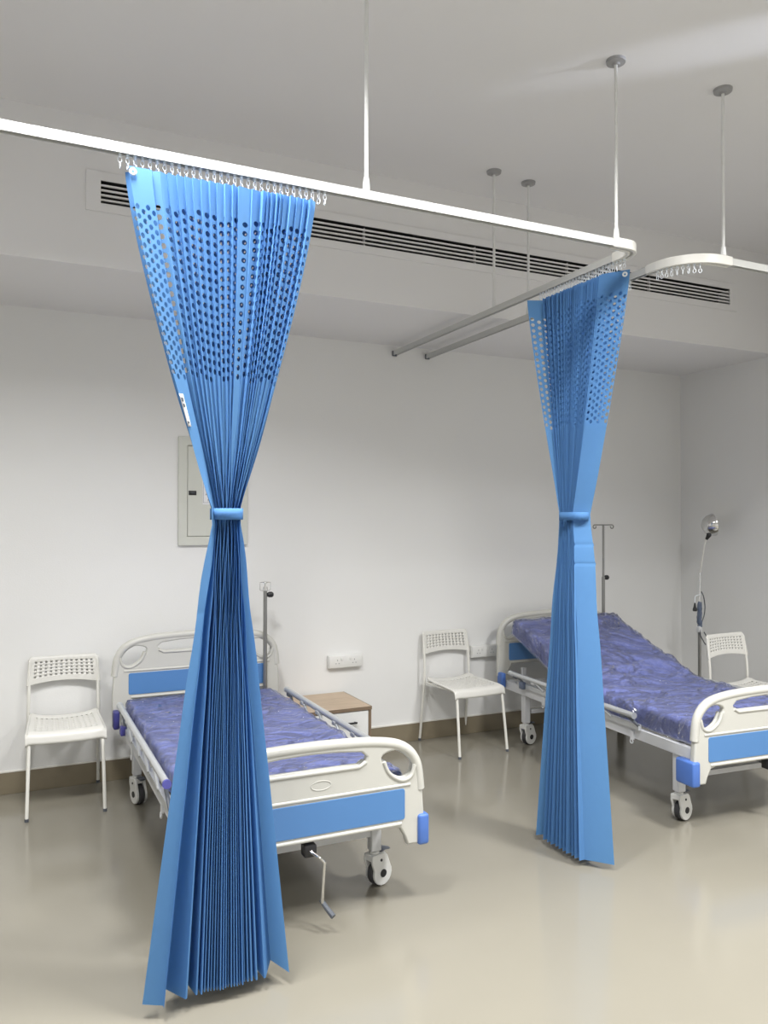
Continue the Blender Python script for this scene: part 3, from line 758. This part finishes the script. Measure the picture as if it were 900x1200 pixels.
bed1 = bed('hospital_bed', (1.055, 3.89, 0), 0.0, 'flat hospital bed with periwinkle mattress standing behind the first curtain', False,
           [(-1, 0.535, -0.66, 0.80), (1, 0.545, -0.62, 0.76)], [math.radians(a) for a in (-60, 18, -75, 20)], 3, [(-0.40, -0.745), (0.382, -0.745), (-0.40, 0.745), (0.39, 0.745)])
bed2 = bed('hospital_bed', (3.675, 3.89, 0), math.radians(-3.6), 'hospital bed with raised backrest and plastic wrapped mattress, standing at the right', True,
           [(-1, 0.49, -0.48, 0.84), (1, 0.525, -0.60, 0.30)], [math.radians(a) for a in (16, 40, 18, 45)], 4, [(-0.425, -0.775), (0.40, -0.775), (-0.42, 0.745), (0.40, 0.745)])

# ------------------------------------------------------------------ white stacking chairs
def perforated(name, m, parent, nu, nv, fn, holes, thick):
    """grid sheet with square holes; fn(u,v)->point ; holes(i,j)->bool per cell; uneven cell spacing given by lists nu, nv"""
    bm = bmesh.new(); g = [[bm.verts.new(fn(u, v)) for u in nu] for v in nv]
    for j in range(len(nv) - 1):
        for i in range(len(nu) - 1):
            if not holes(i, j): bm.faces.new((g[j][i], g[j][i + 1], g[j + 1][i + 1], g[j + 1][i]))
    bmesh.ops.recalc_face_normals(bm, faces=bm.faces[:])
    loose = [v for v in bm.verts if not v.link_faces]
    bmesh.ops.delete(bm, geom=loose, context='VERTS')
    me = bpy.data.meshes.new(name); bm.to_mesh(me); bm.free()
    o = link(name, me, m, parent, angle=40)
    s = o.modifiers.new('thick', 'SOLIDIFY'); s.thickness = thick; s.offset = 0
    return o
def make_chair():
    root = empty('stacking_chair')
    def spacing(a, b, nh, hole_frac=0.45):
        out = [a]; p = (b - a) / nh
        for i in range(nh):
            out += [a + p * (i + 0.5 - hole_frac / 2), a + p * (i + 0.5 + hole_frac / 2)]
        out.append(b); return out
    # seat
    w0 = 0.205
    us = [-1, -0.97, -0.92] + spacing(-0.84, 0.84, 12) + [0.92, 0.97, 1]
    vs = [-0.16, -0.12, -0.06, -0.02, 0.02] + spacing(0.10, 0.90, 9) + [0.95, 0.98, 1.0]
    def seat(u, v):
        y = lerp(-0.205, 0.185, max(0, v)); z = 0.442
        hw = lerp(0.205, 0.188, max(0, v))
        if v < 0.0: t = -v / 0.16; y = -0.205 - 0.012 * math.sin(t * PI / 2) ; z = 0.442 - 0.006 - 0.050 * t * t ** 0.2
        elif v < 0.08: z -= 0.006 * ((0.08 - v) / 0.08) ** 2
        z += 0.016 * (abs(u) ** 3) * (0.25 + 0.9 * max(0, v)) - 0.010 * (1 - u * u) * (0.3 + max(0, v) * 0.7)
        z += 0.010 * max(0, v - 0.85) / 0.15
        # rounded rear corners
        y -= 0.014 * max(0, abs(u) - 0.92) / 0.08 * (1 if v > 0.9 else 0)
        if abs(u) > 0.96: z -= 0.010
        return (u * hw, y, z)
    def seat_hole(i, j):
        i0, j0 = 3, 5
        a, b = i - i0, j - j0
        return 0 <= a < 24 and 0 <= b < 18 and a % 2 == 0 and b % 2 == 0
    # spacing() yields [edge, h0a, h0b, h1a, ...]; cells between h?a and h?b are holes
    def seat_hole2(i, j):
        a, b = i - 3, j - 5
        return 1 <= a < 25 and 1 <= b < 19 and a % 2 == 1 and b % 2 == 1
    perforated('seat', M['chair'], root, us, vs, seat, seat_hole2, 0.006)
    # backrest
    us = [-1, -0.985, -0.95, -0.90] + spacing(-0.86, 0.86, 12) + [0.90, 0.95, 0.985, 1]
    vs = [0, 0.03, 0.09, 0.16] + spacing(0.20, 0.86, 5, 0.5) + [0.90, 0.95, 0.985, 1]
    def back(u, v):
        hw = lerp(0.202, 0.190, v)
        x = u * hw
        zb = 0.618 + 0.020 * (1 - u * u); zt = 0.782 - 0.004 * (1 - abs(u) ** 4)
        r = 0.10
        zt2 = zt - 0.022 * max(0, (abs(u) - 0.9) / 0.1) ** 2
        z = lerp(zb, zt2, v)
        y = 0.205 + 0.16 * (z - 0.618) + 0.018 * (1 - u * u)
        if v > 0.95: y += 0.006 * (v - 0.95) / 0.05
        return (x, y, z)
    def back_hole(i, j):
        a, b = i - 4, j - 4
        return 1 <= a < 25 and 1 <= b < 11 and a % 2 == 1 and b % 2 == 1
    perforated('backrest', M['chair'], root, us, vs, back, back_hole, 0.007)
    # steel frame: legs
    for sx in (-1, 1):
        p = smooth_open([(sx * 0.194, -0.255, 0.012), (sx * 0.188, -0.225, 0.26), (sx * 0.184, -0.205, 0.395), (sx * 0.180, -0.185, 0.423), (sx * 0.178, -0.14, 0.427)], 4)
        MB().tube(p, 0.0095, 10).build('leg', M['chairleg'], root)
        p = smooth_open([(sx * 0.194, 0.262, 0.012), (sx * 0.192, 0.235, 0.20), (sx * 0.191, 0.205, 0.42), (sx * 0.189, 0.203, 0.55), (sx * 0.186, 0.222, 0.70), (sx * 0.182, 0.228, 0.755)], 4)
        MB().tube(p, 0.0095, 10).build('leg', M['chairleg'], root)
        MB().tube([(sx * 0.178, -0.16, 0.4265), (sx * 0.184, 0.205, 0.424)], 0.008, 8).build('side_bar', M['chairleg'], root)
        for y in (-0.255, 0.262):
            MB().cyl((sx * 0.194, y, 0.0), (sx * 0.194, y, 0.016), 0.0108, 10).build('foot_cap', M['grey'], root)
    MB().tube([(-0.19, 0.19, 0.424), (0.19, 0.19, 0.424)], 0.008, 8).build('cross_bar', M['chairleg'], root)
    MB().tube([(-0.178, -0.14, 0.423), (0.178, -0.14, 0.423)], 0.008, 8).build('cross_bar', M['chairleg'], root)
    return root
chair = make_chair()
CH = [(0.292, 4.825, -1.5, 'white perforated plastic chair standing left of the flat bed'),
      (2.885, 4.825, 3.0, 'white perforated plastic chair standing between the bedside cabinet and the raised bed'),
      (4.595, 3.84, 2.0, 'white perforated plastic chair beside the lamp, behind the raised bed')]
for i, (x, y, a, lab) in enumerate(CH):
    o = chair if i == 0 else copy_tree(chair)
    o.location = (x, y, 0); o.rotation_euler = (0, 0, math.radians(a))
    tag(o, lab, 'chair', 'white plastic chairs')

# ------------------------------------------------------------------ bedside cabinet
cab = empty('bedside_cabinet', (1.865, 4.83, 0)); tag(cab, 'small white bedside cabinet with pale oak top against the wall', 'cabinet')
CWd, CDp, CH_ = 0.43, 0.47, 0.405
mod_bevel(MB().box((0, 0, CH_ - 0.010), (CWd, CDp, 0.020)).build('top', M['oak'], cab), 0.0015)
ed = MB(); ed.box((0, -CDp / 2 - 0.0012, CH_ - 0.010), (CWd, 0.003, 0.0205)); ed.box((CWd / 2 + 0.0012, 0, CH_ - 0.010), (0.003, CDp, 0.0205))
ed.build('edge_band', M['brown'], cab)
for sx in (-1, 1): mod_bevel(MB().box((sx * (CWd / 2 - 0.009), 0, (CH_ - 0.02) / 2), (0.018, CDp - 0.005, CH_ - 0.02)).build('side_panel', M['brown'], cab), 0.0015)
MB().box((0, CDp / 2 - 0.01, (CH_ - 0.02) / 2), (CWd - 0.036, 0.01, CH_ - 0.02)).build('back_panel', M['cabw'], cab)
MB().box((0, 0.0, 0.035), (CWd - 0.036, CDp - 0.06, 0.016)).build('bottom_panel', M['cabw'], cab)
for z0, z1 in ((0.045, 0.210), (0.215, 0.380)):
    d = mod_bevel(MB().box((0, -CDp / 2 + 0.012, (z0 + z1) / 2), (CWd - 0.042, 0.018, z1 - z0)).build('drawer', M['cabw'], cab), 0.0015)
    hb = MB(); hb.rbox((0.055, -CDp / 2 - 0.018, z1 - 0.066), (0.11, 0.008, 0.012), 0.003)
    for hx in (0.01, 0.10): hb.box((hx, -CDp / 2 - 0.006, z1 - 0.066), (0.008, 0.022, 0.008))
    hb.build('handle', M['black'], d)

# ------------------------------------------------------------------ IV poles
def bedpt(b, x, y, z=0):
    a = b.rotation_euler[2]; c, s = math.cos(a), math.sin(a)
    return (b.location[0] + x * c - y * s, b.location[1] + x * s + y * c, z)
p = bedpt(bed1, 0.405, 0.9605, 0.4155)
iv = empty('iv_pole', p); tag(iv, 'short steel IV pole with small square hooks at the head of the flat bed', 'iv pole')
hz = 1.195 - 0.415
MB().cyl((0, 0, 0), (0, 0, hz - 0.06), 0.0125, 12).build('pole', M['steel'], iv)
MB().cyl((0, 0, hz - 0.07), (0, 0, hz), 0.008, 12).build('inner_pole', M['chrome'], iv)
for sx in (-1, 1):
    MB().tube([(0, 0, hz - 0.02), (sx * 0.015, 0, hz - 0.005), (sx * 0.034, 0, hz - 0.008), (sx * 0.034, 0, hz - 0.055), (sx * 0.016, 0, hz - 0.06), (sx * 0.012, 0, hz - 0.035)], 0.0028, 6).build('hook', M['chrome'], iv)
MB().lathe([(0, -0.02), (0.012, -0.02), (0.018, -0.008), (0.018, 0.01), (0.012, 0.018), (0, 0.018)], (0.034, 0, hz - 0.085), 14, Matrix.Rotation(PI / 2, 3, 'Y')).build('clamp_knob', M['black'], iv)
p = bedpt(bed2, 0.405, 0.9605, 0.4155)
iv2 = empty('iv_pole', p); tag(iv2, 'tall steel IV pole with flat T bar at the head of the raised bed', 'iv pole')
hz = 1.545 - 0.415
MB().cyl((0, 0, 0), (0, 0, hz - 0.40), 0.0125, 12).build('pole', M['steel'], iv2)
MB().cyl((0, 0, hz - 0.41), (0, 0, hz), 0.0085, 12).build('inner_pole', M['steel'], iv2)
tb = []
tb = [(-0.085, 0, hz), (0.0, 0, hz), (0.085, 0, hz)]
cv = [(0.085 + 0.014 * math.sin(a), 0, hz - 0.014 + 0.014 * math.cos(a)) for a in [PI * 1.6 * k / 10 for k in range(11)]]
MB().tube([(-x, y, z) for x, y, z in reversed(cv)] + [(0, 0, hz)] + cv, 0.0045, 8).build('hook_bar', M['steel'], iv2)
MB().lathe([(0, -0.02), (0.012, -0.02), (0.018, -0.008), (0.018, 0.01), (0.012, 0.018), (0, 0.018)], (0.030, 0, hz - 0.405), 14, Matrix.Rotation(PI / 2, 3, 'Y')).build('clamp_knob', M['black'], iv2)

# ------------------------------------------------------------------ examination lamp
lamp = empty('examination_lamp', (4.925, 4.62, 0)); tag(lamp, 'chrome headed examination lamp on a slim pole in the room corner', 'lamp')
bs = MB()
for k in range(5):
    a = 2 * PI * k / 5 + 0.3; bs.tube([(0, 0, 0.075), (0.10 * math.cos(a), 0.10 * math.sin(a), 0.068), (0.21 * math.cos(a), 0.21 * math.sin(a), 0.050)], [0.02, 0.017, 0.013], 8)
bs.lathe([(0, 0.06), (0.03, 0.06), (0.032, 0.09), (0.02, 0.12), (0, 0.12)])
bs.build('base', M['steel_w'], lamp)
for k in range(5):
    a = 2 * PI * k / 5 + 0.3; MB().cyl((0.20 * math.cos(a) - 0.01, 0.20 * math.sin(a), 0.024), (0.20 * math.cos(a) + 0.01, 0.20 * math.sin(a), 0.024), 0.024, 14).build('caster', M['black'], lamp)
MB().cyl((0, 0, 0.1), (0, 0, 0.80), 0.0125, 12).build('lower_pole', M['steel'], lamp)
MB().cyl((0, 0, 0.78), (0.01, 0, 1.17), 0.009, 12).build('upper_pole', M['chrome'], lamp)
MB().tube(smooth_open([(0.0, 0.0, 0.72), (0.006, 0, 0.76), (-0.002, 0, 0.80), (0.004, 0, 0.85), (0.002, 0, 0.90), (0.008, 0, 0.94)], 3), [0.014, 0.016, 0.020, 0.018, 0.021, 0.022, 0.018, 0.021, 0.019, 0.020, 0.017, 0.021, 0.019, 0.018, 0.016, 0.014], 9).build('plastic_sleeve', M['cordblue'], lamp)
MB().rbox((0.0, 0, 0.725), (0.036, 0.036, 0.05), 0.008).build('pole_clamp', M['steel_w'], lamp)
MB().tube(smooth_open([(0.01, 0, 1.16), (0.020, 0, 1.22), (0.038, 0, 1.30), (0.056, 0, 1.38), (0.073, -0.004, 1.435)], 5), 0.006, 10).build('gooseneck', M['chair'], lamp)
hd = Vector((0.86, -0.42, 0.16)).normalized()          # where the reflector points
rotm = hd.to_track_quat('Z', 'Y').to_matrix()
rc = Vector((0.118, -0.02, 1.545))
prof = [(0.0, -0.078), (0.030, -0.074), (0.058, -0.058), (0.078, -0.032), (0.088, 0.0), (0.090, 0.012), (0.084, 0.012), (0.074, -0.028), (0.055, -0.052), (0.028, -0.068), (0.0, -0.072)]
rf = MB().lathe(prof, rc, 28, rotm).build('reflector', M['chrome'], lamp)
nk = rc + Vector((-0.034, 0.0, -0.082))
MB().tube([(0.073, -0.004, 1.43), nk, rc + Vector((-0.030, 0.004, -0.052))], [0.010, 0.019, 0.016], 10).build('lamp_neck', M['black'], lamp)
MB().lathe([(0, -0.01), (0.02, -0.005), (0.026, 0.015), (0.018, 0.034), (0, 0.04)], rc + rotm @ Vector((0, 0, -0.04)), 16, rotm).build('bulb', M['cabw'], rf)
MB().tube(smooth_open([(0.02, 0, 1.02), (0.035, -0.01, 0.98), (0.05, -0.01, 0.90), (0.04, -0.01, 0.83), (0.015, -0.012, 0.78), (-0.01, -0.015, 0.70), (0.02, -0.015, 0.64), (0.06, -0.01, 0.60), (0.07, -0.01, 0.65), (0.04, -0.01, 0.70)], 5), 0.0042, 7).build('power_cord', M['grey'], lamp)
MB().tube(smooth_open([(0.012, 0, 1.0), (-0.02, -0.01, 0.995), (-0.052, -0.01, 0.985), (-0.058, -0.01, 0.955), (-0.058, -0.01, 0.93)], 5), 0.0035, 7).build('plug_cord', M['sheen'], lamp)
MB().lathe([(0, -0.03), (0.016, -0.03), (0.017, -0.015), (0.010, 0.005), (0.005, 0.035), (0, 0.035)], (-0.058, -0.01, 0.90), 12).build('plug', M['black'], lamp)

# ------------------------------------------------------------------ electrical panel
ex0, ex1, ez0, ez1 = 0.962, 1.405, 1.42, 2.107
ep = empty('electrical_panel', ((ex0 + ex1) / 2, YB, (ez0 + ez1) / 2)); tag(ep, 'cream steel electrical panel with warning sticker on the white wall', 'electrical panel')
EW, EH = ex1 - ex0, ez1 - ez0
fm = flat_shape([rrect(-EW / 2, -EH / 2, EW / 2, EH / 2, 0.004, 2), rrect(-EW / 2 + 0.055, -EH / 2 + 0.055, EW / 2 - 0.055, EH / 2 - 0.055, 0.003, 2)], 0.022, 0.002, 1)
o = link('frame', fm, M['panelbox'], ep); o.location = (0, -0.0115, 0)
dr = mod_bevel(MB().box((0, -0.009, 0), (EW - 0.116, 0.016, EH - 0.116)).build('door', M['panelbox'], ep), 0.002)
MB().rbox((-EW / 2 + 0.088, -0.0185, -0.012), (0.048, 0.006, 0.028), 0.002).build('latch', M['black'], dr)
MB().box((-EW / 2 + 0.088, -0.0222, -0.012), (0.030, 0.0015, 0.004)).build('latch_slot', M['grey'], dr)
MB().box((-EW / 2 + 0.125, -0.0178, EH / 2 - 0.085), (0.05, 0.002, 0.005)).build('hinge_slot', M['grey'], dr)
# warning sticker
sx0, sx1, sz0, sz1 = -0.070, 0.085, -0.085, 0.115
stk = mod_bevel(MB().box(((sx0 + sx1) / 2, -0.0176, (sz0 + sz1) / 2), (sx1 - sx0, 0.0012, sz1 - sz0)).build('sticker', M['paper'], dr), 0.0003)
stk['label'] = 'white warning sticker with red header and yellow triangle'
yv = -0.0186
def decal(name, pts, m, dy=0.0):
    me = flat_shape([pts], 0.0006); o = link(name, me, m, stk, smooth=False); o.location = (0, yv - dy, 0)
scx = (sx0 + sx1) / 2
decal('border_line', rrect(sx0 + 0.004, sz0 + 0.012, sx1 - 0.004, sz0 + 0.0135, 0.0005, 1), M['grey'])
decal('border_line', rrect(sx0 + 0.004, sz0 + 0.012, sx0 + 0.0055, sz1 - 0.006, 0.0005, 1), M['grey'])
decal('border_line', rrect(sx1 - 0.0055, sz0 + 0.012, sx1 - 0.004, sz1 - 0.006, 0.0005, 1), M['grey'])
decal('header_bar', rrect(sx0 + 0.008, sz1 - 0.045, sx1 - 0.008, sz1 - 0.008, 0.003, 2), M['black'])
decal('header_oval', [(scx + 0.062 * math.cos(2 * PI * k / 24), sz1 - 0.0265 + 0.016 * math.sin(2 * PI * k / 24)) for k in range(24)], M['red'], 0.0006)
tri = lambda s, cz: [(scx - s, cz - s * 0.80), (scx + s, cz - s * 0.80), (scx, cz + s * 0.95)]
decal('triangle_edge', tri(0.034, 0.022), M['black'])
decal('triangle', tri(0.026, 0.0215), M['yellow'], 0.0006)
rx = Matrix.Rotation(PI / 2, 4, 'X')
add_text('DANGER', 0.020, Matrix.Translation((scx, yv - 0.0014, sz1 - 0.0265)) @ rx, M['paper'], 'header_text', stk)
for i, w_ in enumerate(('HIGH VOLTAGE', 'ELECTRIC', 'SHOCK RISK')):
    add_text(w_, 0.0165, Matrix.Translation((scx, yv, -0.021 - 0.0185 * i)) @ rx, M['black'], 'warning_text', stk)
add_text('!', 0.03, Matrix.Translation((scx, yv - 0.0012, 0.018)) @ rx, M['black'], 'warning_mark', stk)

# ------------------------------------------------------------------ wall sockets
def socket(x, z, w, label):
    e = empty('wall_socket', (x, YB, z)); tag(e, label, 'socket', 'wall sockets')
    MB().rbox((0, -0.016, 0), (w, 0.032, 0.088), 0.005).build('back_box', M['socket'], e)
    pl = MB().rbox((0, -0.036, 0), (w - 0.008, 0.010, 0.080), 0.003).build('face_plate', M['socket'], e)
    for sx in (-1, 1):
        cx = sx * w * 0.25
        pins = MB(); pins.box((cx, -0.0412, 0.012), (0.005, 0.001, 0.010)); pins.box((cx - 0.011, -0.0412, -0.010), (0.008, 0.001, 0.005)); pins.box((cx + 0.011, -0.0412, -0.010), (0.008, 0.001, 0.005))
        pins.build('pin_holes', M['flange'], pl)
        MB().rbox((cx - sx * 0.030, -0.0425, 0.020), (0.014, 0.005, 0.020), 0.0015).build('switch', M['socket'], pl)
socket(2.093, 0.612, 0.250, 'white surface mounted double wall socket above the bedside cabinet')
socket(3.215, 0.604, 0.235, 'white surface mounted double wall socket beside the head of the raised bed')
